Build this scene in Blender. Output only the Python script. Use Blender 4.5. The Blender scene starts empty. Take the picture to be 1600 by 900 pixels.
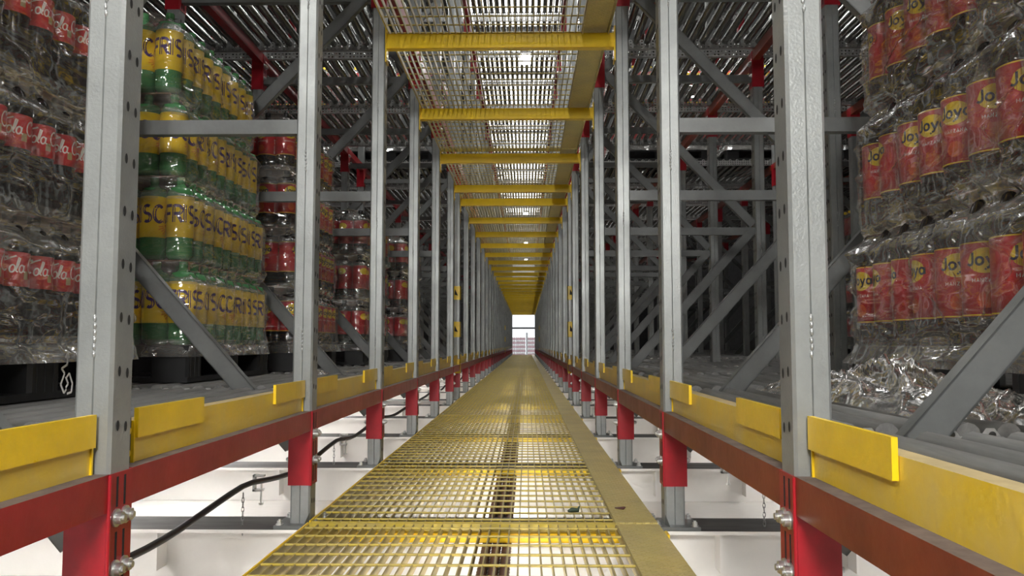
import bpy, math, random
from mathutils import Vector, Matrix, noise
random.seed(7)
C = bpy.context.scene
COL = C.collection
PI = math.pi
R = math.radians

# ------------------------------------------------------------------ camera, world, lights, exposure
ZC = 0.82                                    # camera height above the white floor (m)
F_PX = 1280.0
VPX, VPY = 822.0, 537.0                      # where the aisle vanishes in the 1600x900 frame
cam_d = bpy.data.cameras.new('camera'); cam = bpy.data.objects.new('camera', cam_d); COL.objects.link(cam)
cam_d.sensor_width = 36.0; cam_d.lens = 36.0*F_PX/1600.0; cam_d.clip_start = 0.02; cam_d.clip_end = 300
cam.location = (0, 0, ZC)
pitch = math.atan2(VPY-450, F_PX); yaw = math.atan2(VPX-800, math.hypot(F_PX, VPY-450))
cam.rotation_euler = (R(90)+pitch, 0, yaw)
C.camera = cam
w = bpy.data.worlds.new('world'); C.world = w; w.use_nodes = True
w.node_tree.nodes['Background'].inputs[0].default_value = (0.90, 0.95, 1.0, 1)
w.node_tree.nodes['Background'].inputs[1].default_value = 0.01
C.view_settings.view_transform = 'Standard'; C.view_settings.look = 'None'
C.view_settings.gamma = 1; C.view_settings.use_curve_mapping = False
C.view_settings.exposure = 0.35
UP_W = 22.0      # lamps above the upper catwalk
NEAR_W = 175.0     # lamp behind the camera, under the upper catwalk
LOW_FILL_W = 5.5  # added lamps under the walkway conduit
DECK_FILL_W = 5.0       # added lamps under the roller lanes, brightening the white floor
HALL_W = 1700.0    # hall at the far end
SIDE_FILL_W = 22.0  # added lamps inside the racks beside the camera
PANEL_E = 4.0     # glow of the ceiling light panels

# ------------------------------------------------------------------ helpers
ORD = ['', 'first', 'second', 'third', 'fourth', 'fifth', 'sixth', 'seventh', 'eighth', 'ninth', 'tenth', 'eleventh',
       'twelfth', 'thirteenth', 'fourteenth', 'fifteenth', 'sixteenth']

class MB:
    def __init__(s): s.v = []; s.f = []; s.m = []; s.sm = []
    def add(s, vs, fs, m=0, smooth=False):
        o = len(s.v); s.v += [tuple(v) for v in vs]
        for f in fs: s.f.append([i+o for i in f]); s.m.append(m); s.sm.append(smooth)
        return s
    def box(s, x0, x1, y0, y1, z0, z1, m=0, mtop=None):
        if x0 > x1: x0, x1 = x1, x0
        vs = [(x0,y0,z0),(x1,y0,z0),(x1,y1,z0),(x0,y1,z0),(x0,y0,z1),(x1,y0,z1),(x1,y1,z1),(x0,y1,z1)]
        s.add(vs, [(0,3,2,1),(0,1,5,4),(1,2,6,5),(2,3,7,6),(3,0,4,7)], m)
        s.add(vs[4:], [(0,1,2,3)], m if mtop is None else mtop)
        return s
    def prism(s, prof, z0, z1, m=0, axis='z'):
        n = len(prof)
        def P(a, b, c): return {'z': (a, b, c), 'y': (a, c, b), 'x': (c, a, b)}[axis]
        vs = [P(a, b, z0) for a, b in prof] + [P(a, b, z1) for a, b in prof]
        fs = [(i, (i+1) % n, (i+1) % n+n, i+n) for i in range(n)] + [tuple(range(n))[::-1], tuple(range(n, 2*n))]
        return s.add(vs, fs, m)
    def bar(s, p, q, w, h, m=0, side=(0, 1, 0)):
        p = Vector(p); q = Vector(q); d = (q-p).normalized(); a = Vector(side); b = d.cross(a).normalized()
        vs = []
        for c in (p, q):
            for i, j in ((-1,-1),(1,-1),(1,1),(-1,1)): vs.append(c+a*(w/2*i)+b*(h/2*j))
        return s.add(vs, [(0,3,2,1),(4,5,6,7),(0,1,5,4),(1,2,6,5),(2,3,7,6),(3,0,4,7)], m)
    def channel(s, p, q, depth, h, t=.004, m=0, side=(0, 1, 0), lip=True):
        # C channel, web facing -side, flanges running along +side
        p = Vector(p); q = Vector(q); d = (q-p).normalized(); a = Vector(side); b = d.cross(a).normalized()
        s.bar(p-a*(depth/2-t/2), q-a*(depth/2-t/2), t, h, m, side)
        s.bar(p+b*(h/2-t/2), q+b*(h/2-t/2), depth, t, m, side)
        s.bar(p-b*(h/2-t/2), q-b*(h/2-t/2), depth, t, m, side)
        return s
    def tube(s, pts, r, n=8, m=0, caps=True):
        pts = [Vector(p) for p in pts]; vs = []; k = len(pts)
        rr = r if isinstance(r, (list, tuple)) else [r]*k
        up = Vector((0, 0, 1))
        for i, p in enumerate(pts):
            d = (pts[min(i+1, k-1)]-pts[max(i-1, 0)]).normalized()
            a = d.cross(up)
            if a.length < 1e-3: a = d.cross(Vector((1, 0, 0)))
            a.normalize(); b = d.cross(a)
            for j in range(n):
                t = 2*PI*j/n; vs.append(p+(a*math.cos(t)+b*math.sin(t))*rr[i])
        fs = [(i*n+j, i*n+(j+1) % n, (i+1)*n+(j+1) % n, (i+1)*n+j) for i in range(k-1) for j in range(n)]
        s.add(vs, fs, m, True)
        if caps: s.add([vs[j] for j in range(n)], [tuple(range(n))[::-1]], m); s.add(vs[-n:], [tuple(range(n))], m)
        return s
    def lathe(s, prof, n=20, c=(0, 0), m=0):
        vs = []
        for r, z in prof:
            for j in range(n):
                t = 2*PI*j/n; vs.append((c[0]+r*math.cos(t), c[1]+r*math.sin(t), z))
        fs = [(i*n+j, i*n+(j+1) % n, (i+1)*n+(j+1) % n, (i+1)*n+j) for i in range(len(prof)-1) for j in range(n)]
        return s.add(vs, fs, m, True)
    def build(s, name, mats, parent=None, off=(0, 0, 0)):
        me = bpy.data.meshes.new(name)
        ox, oy, oz = off
        me.from_pydata([(a-ox, b-oy, c-oz) for a, b, c in s.v], [], s.f)
        if not isinstance(mats, (list, tuple)): mats = [mats]
        for m in mats: me.materials.append(m)
        me.polygons.foreach_set('material_index', s.m)
        me.polygons.foreach_set('use_smooth', s.sm)
        me.update()
        o = bpy.data.objects.new(name, me); COL.objects.link(o)
        if parent: o.parent = parent
        return o

def tag(o, label=None, cat=None, group=None, kind=None):
    if label:
        n = len(label.split())
        if not 4 <= n <= 16: print('BADLABEL', n, label)
        o['label'] = label
    if cat: o['category'] = cat
    if group: o['group'] = group
    elif 'group' in o.keys() and label: del o['group']
    if kind: o['kind'] = kind
    return o
def thing(name, label, cat, loc=(0, 0, 0), rz=0, group=None):
    o = bpy.data.objects.new(name, None); COL.objects.link(o); o.empty_display_size = .1
    o.location = loc; o.rotation_euler = (0, 0, rz)
    return tag(o, label, cat, group)
def dup(root, loc=None, rz=None, label=None, group=None, sc=None):
    r = root.copy(); COL.objects.link(r)
    if loc is not None: r.location = loc
    if rz is not None: r.rotation_euler = (0, 0, rz)
    if sc: r.scale = sc
    if label: tag(r, label, None, group)
    for ch in kids(root):
        c = ch.copy(); COL.objects.link(c); c.parent = r
        for g in kids(ch):
            d = g.copy(); COL.objects.link(d); d.parent = c
    return r
KID = {}
def kids(o):
    return list(o.children)

# ------------------------------------------------------------------ materials
def mat(name, col, rough=.5, metal=0., spec=.5, noise_amt=0., noise_scale=8., bump=0., bump_scale=60., col2=None, stretch=None, coat=0., emit=0.):
    m = bpy.data.materials.new(name); m.use_nodes = True; nt = m.node_tree; N = nt.nodes; L = nt.links
    b = N['Principled BSDF']
    b.inputs['Base Color'].default_value = (*col, 1); b.inputs['Roughness'].default_value = rough
    b.inputs['Metallic'].default_value = metal; b.inputs['Specular IOR Level'].default_value = spec
    if coat: b.inputs['Coat Weight'].default_value = coat; b.inputs['Coat Roughness'].default_value = .1
    if emit:
        b.inputs['Emission Color'].default_value = (*col, 1); b.inputs['Emission Strength'].default_value = emit
    if noise_amt or bump:
        tc = N.new('ShaderNodeTexCoord'); mp = N.new('ShaderNodeMapping'); L.new(tc.outputs['Object'], mp.inputs[0])
        if stretch: mp.inputs['Scale'].default_value = stretch
        oi = N.new('ShaderNodeObjectInfo'); ad = N.new('ShaderNodeVectorMath'); ad.operation = 'ADD'
        mu = N.new('ShaderNodeMath'); mu.operation = 'MULTIPLY'; mu.inputs[1].default_value = 37.
        L.new(oi.outputs['Random'], mu.inputs[0]); L.new(mp.outputs[0], ad.inputs[0]); L.new(mu.outputs[0], ad.inputs[1])
    if noise_amt:
        n = N.new('ShaderNodeTexNoise'); n.inputs['Scale'].default_value = noise_scale; n.inputs['Detail'].default_value = 6
        n.inputs['Roughness'].default_value = .65
        L.new(ad.outputs[0], n.inputs['Vector'])
        rp = N.new('ShaderNodeValToRGB'); rp.color_ramp.elements[0].position = .35; rp.color_ramp.elements[1].position = .68
        L.new(n.outputs['Fac'], rp.inputs[0])
        mx = N.new('ShaderNodeMix'); mx.data_type = 'RGBA'
        c2 = col2 or tuple(c*(1-noise_amt) for c in col)
        mx.inputs[6].default_value = (*col, 1); mx.inputs[7].default_value = (*c2, 1)
        L.new(rp.outputs[0], mx.inputs[0]); L.new(mx.outputs[2], b.inputs['Base Color'])
        mr = N.new('ShaderNodeMapRange'); mr.inputs[3].default_value = rough*.75; mr.inputs[4].default_value = min(1, rough*1.3)
        L.new(n.outputs['Fac'], mr.inputs[0]); L.new(mr.outputs[0], b.inputs['Roughness'])
    if bump:
        n2 = N.new('ShaderNodeTexNoise'); n2.inputs['Scale'].default_value = bump_scale; n2.inputs['Detail'].default_value = 3
        L.new(ad.outputs[0], n2.inputs['Vector'])
        bp = N.new('ShaderNodeBump'); bp.inputs['Strength'].default_value = bump; bp.inputs['Distance'].default_value = .004
        L.new(n2.outputs['Fac'], bp.inputs['Height']); L.new(bp.outputs[0], b.inputs['Normal'])
    return m
M = {}
M['post'] = mat('grey_painted_steel', (.33, .345, .34), .34, .45, noise_amt=.28, noise_scale=5, bump=.16, bump_scale=190)
M['brace'] = mat('grey_brace_steel', (.15, .157, .155), .42, .25, noise_amt=.22, noise_scale=9, bump=.1, bump_scale=90)
M['weld'] = mat('weld_bead_steel', (.36, .37, .37), .3, .6)
M['hole'] = mat('dark_hole', (.012, .012, .012), .9)
M['red'] = mat('red_painted_steel', (.36, .006, .016), .33, noise_amt=.25, noise_scale=12, bump=.12, bump_scale=50)
M['redleft'] = mat('red_beam_paint', (.32, .010, .016), .34, noise_amt=.3, noise_scale=7, bump=.1, bump_scale=60)
M['redrust'] = mat('rusty_red_beam_paint', (.24, .030, .010), .38, noise_amt=.35, noise_scale=7, bump=.1, bump_scale=60)
M['dust'] = mat('brown_dust', (.16, .12, .105), .85, noise_amt=.4, noise_scale=20)
M['bolt'] = mat('zinc_bolt', (.62, .63, .62), .28, .9)
M['yellow'] = mat('yellow_painted_steel', (.80, .54, .008), .30, noise_amt=1, col2=(.70, .47, .012), noise_scale=10, bump=.2, bump_scale=70)
M['yellow_worn'] = mat('worn_yellow_steel', (.76, .51, .012), .34, noise_amt=1, col2=(.68, .50, .13), noise_scale=6, bump=.25, bump_scale=60)
M['ydust'] = mat('dusty_yellow_edge', (.46, .36, .18), .7, noise_amt=.3)
M['grate'] = mat('yellow_grating_steel', (.31, .235, .06), .42, .1, noise_amt=1, col2=(.25, .20, .08), noise_scale=14)
M['galv'] = mat('galvanised_steel', (.50, .50, .49), .30, .85, noise_amt=.4, noise_scale=25)
M['roller'] = mat('steel_roller', (.22, .22, .21), .22, .95, noise_amt=.35, noise_scale=6, stretch=(8, .6, 8))
M['rollerd'] = mat('dusty_steel_roller', (.20, .20, .195), .5, .35, noise_amt=.35, noise_scale=6, stretch=(8, .6, 8))
M['white'] = mat('white_painted_steel', (.82, .80, .77), .30, noise_amt=.07, noise_scale=5)
M['floorw'] = mat('white_gloss_panel', (.84, .82, .79), .14, noise_amt=.05, noise_scale=3, bump=.12, bump_scale=30)
M['dusttop'] = mat('grey_dusty_steel_top', (.085, .08, .075), .75, noise_amt=.45, noise_scale=4, stretch=(.6, 3, 1))
M['dgrey'] = mat('dark_grey_steel', (.10, .10, .105), .45, .3, noise_amt=.2)
M['black'] = mat('black_plastic', (.014, .014, .015), .42, noise_amt=.3, bump=.1, bump_scale=40)
M['cable'] = mat('black_cable_rubber', (.015, .015, .016), .5)
M['brown'] = mat('brown_conduit', (.10, .035, .028), .5, noise_amt=.3)
M['card'] = mat('brown_cardboard', (.36, .22, .13), .8, noise_amt=.2)
M['greenb'] = mat('green_bottle_plastic', (.06, .20, .075), .12, spec=.6)
M['darkb'] = mat('dark_drink_bottle', (.012, .009, .009), .10, spec=.6)
M['purple'] = mat('purple_print', (.055, .02, .16), .4)
M['ylabel'] = mat('yellow_label', (.92, .64, .02), .35)
M['orange'] = mat('orange_print', (.80, .33, .03), .35)
M['melon'] = mat('red_melon_print', (.75, .06, .03), .35)
M['rlabel'] = mat('red_drink_label', (.55, .015, .025), .28)
M['olabel'] = mat('orange_red_drink_label', (.62, .09, .02), .3)
M['cokered'] = mat('bright_red_label', (.62, .03, .035), .35)
M['wprint'] = mat('white_print', (.85, .83, .80), .4)
M['navy'] = mat('navy_print', (.012, .02, .07), .4)
M['yprint'] = mat('yellow_print', (.85, .62, .03), .35)
M['hallw'] = mat('white_hall_wall', (.85, .86, .88), .7, noise_amt=.05)
M['ceil'] = mat('grey_ceiling_sheet', (.22, .22, .23), .7, noise_amt=.1)
M['hallf'] = mat('grey_concrete', (.42, .41, .40), .6, noise_amt=.2)
M['dwall'] = mat('dark_panel_wall', (.035, .035, .037), .7, noise_amt=.2)
M['pink'] = mat('pink_crate_plastic', (.62, .42, .45), .5, noise_amt=.3)
M['lamp'] = mat('lamp_diffuser', (1, .98, .95), .5, emit=14)
M['lampw'] = mat('lamp_housing', (.8, .8, .8), .4)
M['leaf'] = mat('dry_scrap', (.03, .05, .03), .7)

M['yrod'] = mat('yellow_rod_steel', (.46, .345, .04), .36, noise_amt=1, col2=(.34, .27, .08), noise_scale=14)

def tread_mat():
    m = mat('yellow_tread_plate', (.56, .45, .14), .34, .1, noise_amt=1, col2=(.45, .37, .15), noise_scale=5)
    nt = m.node_tree; N = nt.nodes; L = nt.links; b = N['Principled BSDF']
    tc = N.new('ShaderNodeTexCoord'); 
    hs = []
    for k, (ang, sx) in enumerate(((45, 0), (-45, 1))):
        mp = N.new('ShaderNodeMapping'); mp.inputs['Rotation'].default_value = (0, 0, R(ang)); L.new(tc.outputs['Object'], mp.inputs[0])
        sp = N.new('ShaderNodeSeparateXYZ'); L.new(mp.outputs[0], sp.inputs[0])
        def tri(out, per, ph):
            a = N.new('ShaderNodeMath'); a.operation = 'MULTIPLY_ADD'; a.inputs[1].default_value = 1/per; a.inputs[2].default_value = ph+100
            L.new(out, a.inputs[0]); f = N.new('ShaderNodeMath'); f.operation = 'PINGPONG'; f.inputs[1].default_value = .5
            L.new(a.outputs[0], f.inputs[0]); return f.outputs[0]
        u = tri(sp.outputs[0], .040, .0+k*.5); v = tri(sp.outputs[1], .020, .0)
        e1 = N.new('ShaderNodeMath'); e1.operation = 'POWER'; L.new(u, e1.inputs[0]); e1.inputs[1].default_value = 2
        e2 = N.new('ShaderNodeMath'); e2.operation = 'POWER'; L.new(v, e2.inputs[0]); e2.inputs[1].default_value = 2
        s1 = N.new('ShaderNodeMath'); s1.operation = 'MULTIPLY_ADD'; L.new(e2.outputs[0], s1.inputs[0]); s1.inputs[1].default_value = 4.; L.new(e1.outputs[0], s1.inputs[2])
        mr = N.new('ShaderNodeMapRange'); mr.inputs[1].default_value = .13; mr.inputs[2].default_value = .02; L.new(s1.outputs[0], mr.inputs[0])
        hs.append(mr.outputs[0])
    mxn = N.new('ShaderNodeMath'); mxn.operation = 'MAXIMUM'; L.new(hs[0], mxn.inputs[0]); L.new(hs[1], mxn.inputs[1])
    bp = N.new('ShaderNodeBump'); bp.inputs['Strength'].default_value = 1; bp.inputs['Distance'].default_value = .005
    L.new(mxn.outputs[0], bp.inputs['Height']); L.new(bp.outputs[0], b.inputs['Normal'])
    return m
M['tread'] = tread_mat()

def perf_mat():
    m = mat('perforated_galvanised_steel', (.46, .46, .45), .36, .7, noise_amt=.3, noise_scale=30)
    nt = m.node_tree; N = nt.nodes; L = nt.links; b = N['Principled BSDF']; out = N['Material Output']
    tc = N.new('ShaderNodeTexCoord'); sp = N.new('ShaderNodeSeparateXYZ'); L.new(tc.outputs['Object'], sp.inputs[0])
    vs = []
    for i, per in ((0, .026), (2, .0225)):
        a = N.new('ShaderNodeMath'); a.operation = 'MULTIPLY_ADD'; a.inputs[1].default_value = 2/per; a.inputs[2].default_value = 200.
        L.new(sp.outputs[i], a.inputs[0]); f = N.new('ShaderNodeMath'); f.operation = 'PINGPONG'; f.inputs[1].default_value = 1.
        L.new(a.outputs[0], f.inputs[0]); p = N.new('ShaderNodeMath'); p.operation = 'POWER'; p.inputs[1].default_value = 2; L.new(f.outputs[0], p.inputs[0]); vs.append(p)
    s = N.new('ShaderNodeMath'); s.operation = 'ADD'; L.new(vs[0].outputs[0], s.inputs[0]); L.new(vs[1].outputs[0], s.inputs[1])
    lt = N.new('ShaderNodeMath'); lt.operation = 'LESS_THAN'; lt.inputs[1].default_value = .30; L.new(s.outputs[0], lt.inputs[0])
    tr = N.new('ShaderNodeBsdfTransparent'); mx = N.new('ShaderNodeMixShader')
    L.new(lt.outputs[0], mx.inputs[0]); L.new(b.outputs[0], mx.inputs[1]); L.new(tr.outputs[0], mx.inputs[2]); L.new(mx.outputs[0], out.inputs[0])
    return m
M['perf'] = perf_mat()

def film_mat(name, haze=.16, gloss=.12, tint=(.93, .92, .9), streak=(1.0, 1.0, 5.5)):
    m = bpy.data.materials.new(name); m.use_nodes = True; nt = m.node_tree; N = nt.nodes; L = nt.links
    for n in list(N): N.remove(n)
    out = N.new('ShaderNodeOutputMaterial'); tc = N.new('ShaderNodeTexCoord')
    mp = N.new('ShaderNodeMapping'); mp.inputs['Scale'].default_value = streak; mp.inputs['Rotation'].default_value = (R(18), R(-14), 0)
    L.new(tc.outputs['Object'], mp.inputs[0])
    n1 = N.new('ShaderNodeTexNoise'); n1.inputs['Scale'].default_value = 3.2; n1.inputs['Detail'].default_value = 2.5; n1.inputs['Roughness'].default_value = .42
    n1.inputs['Distortion'].default_value = .8
    L.new(mp.outputs[0], n1.inputs['Vector'])
    n2 = N.new('ShaderNodeTexNoise'); n2.inputs['Scale'].default_value = 5; n2.inputs['Detail'].default_value = 4; L.new(tc.outputs['Object'], n2.inputs['Vector'])
    bp = N.new('ShaderNodeBump'); bp.inputs['Strength'].default_value = 1; bp.inputs['Distance'].default_value = .014; L.new(n1.outputs['Fac'], bp.inputs['Height'])
    gl = N.new('ShaderNodeBsdfGlossy'); gl.inputs['Roughness'].default_value = .10; gl.inputs['Color'].default_value = (1, 1, 1, 1); L.new(bp.outputs[0], gl.inputs['Normal'])
    df = N.new('ShaderNodeBsdfDiffuse'); df.inputs['Color'].default_value = (.34, .33, .31, 1); L.new(bp.outputs[0], df.inputs['Normal'])
    tr = N.new('ShaderNodeBsdfTransparent'); tr.inputs['Color'].default_value = (*tint, 1)
    lw = N.new('ShaderNodeLayerWeight'); lw.inputs['Blend'].default_value = .35; L.new(bp.outputs[0], lw.inputs['Normal'])
    g1 = N.new('ShaderNodeMapRange'); g1.inputs[3].default_value = gloss*.6; g1.inputs[4].default_value = gloss*3.2; L.new(lw.outputs['Facing'], g1.inputs[0])
    h1 = N.new('ShaderNodeMapRange'); h1.inputs[1].default_value = .35; h1.inputs[2].default_value = .72; h1.inputs[3].default_value = haze*.35; h1.inputs[4].default_value = haze*2.4; L.new(n2.outputs['Fac'], h1.inputs[0])
    a = N.new('ShaderNodeMixShader'); L.new(h1.outputs[0], a.inputs[0]); L.new(tr.outputs[0], a.inputs[1]); L.new(df.outputs[0], a.inputs[2])
    c = N.new('ShaderNodeMixShader'); L.new(g1.outputs[0], c.inputs[0]); L.new(a.outputs[0], c.inputs[1]); L.new(gl.outputs[0], c.inputs[2])
    L.new(c.outputs[0], out.inputs[0])
    return m
M['film'] = film_mat('clear_stretch_film', haze=.06, gloss=.15)
M['film_thick'] = film_mat('layered_stretch_film', haze=.13, gloss=.17)
M['film_neck'] = film_mat('bunched_stretch_film', haze=.25, gloss=.20)
M['film_loose'] = film_mat('loose_crumpled_film', haze=.07, gloss=.26, streak=(3.5, 2, 4))

# ------------------------------------------------------------------ layout numbers (h = height above the camera)
def Z(h): return h+ZC
XL, XR = .755, .48              # distance of the aisle faces of the left and right post rows
FH = -.637                      # top of the white cross girders
FY = [.09, 1.49, 2.89, 4.29, 5.69, 7.09, 8.49, 9.32]
y = 10.72
while y < 46.5:
    FY.append(y)
    y += .83 if abs(y-28.9) < .75 and not any(abs(FY[-1]-FY[-2]-.83) < .01 for _ in [0]) else 1.4
LEVEL = 2.30
NLV = 3
FRAME_D = 1.12                  # distance between the two posts of a frame
GAPS = [i for i in range(len(FY)-1) if FY[i+1]-FY[i] < 1.]
Y_END = FY[-1]+.1

def xin(side): return -XL if side < 0 else XR
def sname(side): return 'left' if side < 0 else 'right'

# ------------------------------------------------------------------ setting
mb = MB(); mb.box(-7.2, 7.2, -4, 47.2, -.10, 0)
o = mb.build('floor', M['floorw']); tag(o, kind='structure')
mb = MB(); mb.box(-7.3, -7.2, -4, 47.2, -.1, 8.2); tag(mb.build('wall_left', M['dwall']), kind='structure')
mb = MB(); mb.box(7.2, 7.3, -4, 47.2, -.1, 8.2); tag(mb.build('wall_right', M['dwall']), kind='structure')
mb = MB(); mb.box(-14, -1.0, 46.9, 47.2, -.3, 8.2); tag(mb.build('wall_end_left', M['dwall']), kind='structure')
mb = MB(); mb.box(.75, 14, 46.9, 47.2, -.3, 8.2); tag(mb.build('wall_end_right', M['dwall']), kind='structure')
mb = MB(); mb.box(-14, 14, -4, 62, 8.2, 8.3); tag(mb.build('ceiling', M['ceil']), kind='structure')
mb = MB(); mb.box(-14, 14, 47.2, 62, -.35, -.25); tag(mb.build('floor_hall', M['hallf']), kind='structure')
mb = MB(); mb.box(-14, 14, 61.6, 61.8, -.3, 8.2); tag(mb.build('wall_back', M['hallw']), kind='structure')

# ------------------------------------------------------------------ uprights
def post_profile(x0, s, y0, wx=.070, wy=.080, c=.006, g=.0016):
    # closed section, chamfered corners, weld seam groove on the front and back face
    a, b = 0, wx; m = wx/2
    pr = [(a+c, 0), (m-g, 0), (m, .003), (m+g, 0), (b-c, 0), (b, c), (b, wy-c), (b-c, wy), (m+g, wy), (m, wy-.003), (m-g, wy), (a+c, wy), (a, wy-c), (a, c)]
    return [(x0+s*p, y0+q) for p, q in pr]
def oval_holes(mb, x, s, y0, z0, z1, m, ny=(.024, .054), pitch=.1):
    k = 0; z = z0
    while z < z1:
        for j, yy in enumerate(ny):
            zc = z + (.0 if j else .004); n = 10
            vs = [(x, y0+yy+.0055*math.cos(2*PI*i/n), zc+.010*math.sin(2*PI*i/n)) for i in range(n)]
            vs2 = [(x-s*.0006, y0+yy+.0075*math.cos(2*PI*i/n), zc+.012*math.sin(2*PI*i/n)) for i in range(n)]
            mb.add([(p[0]-s*.0010, p[1], p[2]) for p in vs], [tuple(range(n))], m)
        z += pitch
def bolt(mb, p, ax, r=.011, m=0):
    p = Vector(p); a = Vector(ax)
    mb.tube([p, p+a*.004], r*1.45, 12, m); mb.tube([p+a*.004, p+a*.014], r*1.05, 6, m); mb.tube([p+a*.014, p+a*.019], r*.55, 8, m)

def make_frame(side, near, unit=0, upper=NLV):
    """upright frame: two posts with base plates and red sleeves, struts and diagonals; local x=0 at the aisle face, y=0 at the camera side"""
    s = side; base = Z(FH)
    t = thing('rack_upright_frame', 'grey upright frame of the pallet racking', 'rack frame')
    top = Z(4.75)
    for k, d in enumerate((0, FRAME_D)):
        x0 = s*d
        mb = MB(); mb.prism(post_profile(x0, s, 0), base+.012, top)
        if near:
            oval_holes(mb, x0, s, 0, Z(-.555), top, 1)
            for hz in (-.02, .02, .62, .66, 1.22, 1.26, 2.0):
                for j in range(3):
                    zz = Z(hz)+j*.013+.002*random.random()
                    mb.lathe([(.0001, zz-.008), (.0035, zz-.004), (.0042, zz), (.0035, zz+.004), (.0001, zz+.008)], 6, (x0+s*.035+.001*random.uniform(-1, 1), .0005), 2)
        po = mb.build('post', [M['post'], M['hole'], M['weld']], t, (0, 0, base))
        b = MB(); b.box(x0-s*.045, x0+s*.115, -.04, .12, base, base+.012)
        if near or True:
            b.add([(x0+s*.0, -.002, base+.012), (x0+s*.012, -.035, base+.012), (x0+s*.0, -.002, base+.05)], [(0, 1, 2)], 0)
        pl = b.build('base_plate', M['brace'], po, (0, 0, base))
        if near:
            for bx, by in ((-.028, -.022), (.098, -.022), (-.028, .102), (.098, .102)):
                q = MB(); bolt(q, (x0+s*bx, by, base+.012), (0, 0, 1), .009); q.build('anchor_bolt', M['bolt'], po, (0, 0, base))
        if near and k == 0:
            b = MB(); b.box(x0+s*.040, x0+s*.079, -.0045, -.0005, Z(-.232), Z(-.165)); b.box(x0+s*.075, x0+s*.079, -.0045, .03, Z(-.232), Z(-.165)); b.build('foot_bracket', M['dgrey'], t, (0, 0, base))
        for lv in range(upper):
            h1 = -.236+lv*LEVEL; h0 = h1-.258
            r = MB(); e = .003
            r.box(x0-s*e, x0+s*.078, -e, .080+e, Z(h0), Z(h1)-.001)
            if near:
                for yy in (.022, .050):
                    for za, zb in ((h0+.012, h0+.075), (h0+.100, h0+.150), (h0+.195, h0+.250)):
                        r.box(x0-s*(e+.0006), x0-s*e, yy, yy+.007, Z(za), Z(zb), 1)
                # weld ridge on the camera side corner
                r.tube([(x0-s*e, -e, Z(h0)), (x0-s*e, -e, Z(h1)-.002)], .004, 6, 0)
            sl = r.build('red_sleeve', [M['red'], M['hole']], t, (0, 0, base)); 
            if near and lv < 2:
                for hz in (h0+.176, h0+.084):
                    for yy, a_, r_ in ((.022, -s, .0115), (.056, -s, .0115), (.04, s, .010)):
                        q = MB(); bolt(q, (x0-s*e if a_ == -s else x0+s*.078, yy, Z(hz)), (a_, 0, 0), r_); q.build('bolt', M['bolt'], sl, (0, 0, base))
    for lv in range(upper):
        o_ = lv*LEVEL
        for hz, hh in ((.785, .052), (1.875, .050)):
            m_ = MB(); m_.channel((s*.069, .040, Z(hz+o_)), (s*(FRAME_D+.001), .040, Z(hz+o_)), .04, hh)
            m_.build('strut', M['brace'], t, (0, 0, base))
        for p, q in (((.072, -.36), (FRAME_D-.01, .80)), ((.072, 1.93), (FRAME_D-.01, .83))):
            if lv == upper-1 and p[1] > 1: continue
            m_ = MB(); m_.channel((s*p[0], .036, Z(p[1]+o_)), (s*q[0], .036, Z(q[1]+o_)), .034, .062, side=(0, 1, 0))
            m_.build('diagonal_brace', M['brace'], t, (0, 0, base))
    return t
frames = {}
for side in (-1, 1):
    fn = make_frame(side, True); ff = make_frame(side, False)
    first = {True: fn, False: ff}; used = {True: False, False: False}
    vis = 0
    for i, yy in enumerate(FY):
        for unit in (0, 1):
            if unit == 1 and (i > 14 or i == 0): continue
            x = xin(side) + side*unit*2.36
            near = (i <= 6 and unit == 0) or (unit == 1 and i <= 2)
            S = sname(side)
            if unit == 0:
                if i == 0: lab, g = f'grey upright frame beside the camera, just out of view on the {S}', None
                elif i <= 12: lab, g = f'grey upright frame {S} of the walkway, {ORD[i]} visible one from the camera', None
                else: lab, g = f'distant grey upright frame {S} of the walkway, past the twelfth from the camera', f'distant uprights on the {S}'
            else:
                if i <= 12: lab, g = f'inner grey frame deep in the {S} rack, behind {ORD[i]} walkway upright', None
                else: lab, g = f'far inner grey frame deep in the {S} rack behind the twelfth upright', f'far inner frames on the {S}'
            loc = (x, yy, Z(FH))
            if not used[near]:
                t = first[near]; used[near] = True; t.location = loc; tag(t, lab, None, g)
            else: t = dup(first[near], loc, 0, lab, g)
            frames[(side, i, unit)] = t

# yellow collars on the posts beside the narrow bay
for gi in GAPS:
    for side in (-1, 1):
        t = frames[(side, gi+1, 0)]
        for a, b_, mk in ((.50, .655, 1), (.075, .25, 1), (-.335, -.175, 0)):
            m_ = MB(); m_.box(-side*.008, side*.078, -.008, -.0005, Z(a), Z(b_)); m_.box(-side*.008, -side*.0005, -.008, .088, Z(a), Z(b_))
            if mk:
                zc = Z((a+b_)/2)
                m_.add([(side*.015, -.009, zc-.02), (side*.06, -.009, zc-.03), (side*.02, -.009, zc+.045)] if side > 0 else [(side*.06, -.009, zc-.02), (side*.02, -.009, zc-.03), (side*.055, -.009, zc+.045)][::1], [(0, 1, 2)], 1)
            m_.build('yellow_collar', [M['yellow'], M['hole']], t, (0, 0, Z(FH)))

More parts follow.
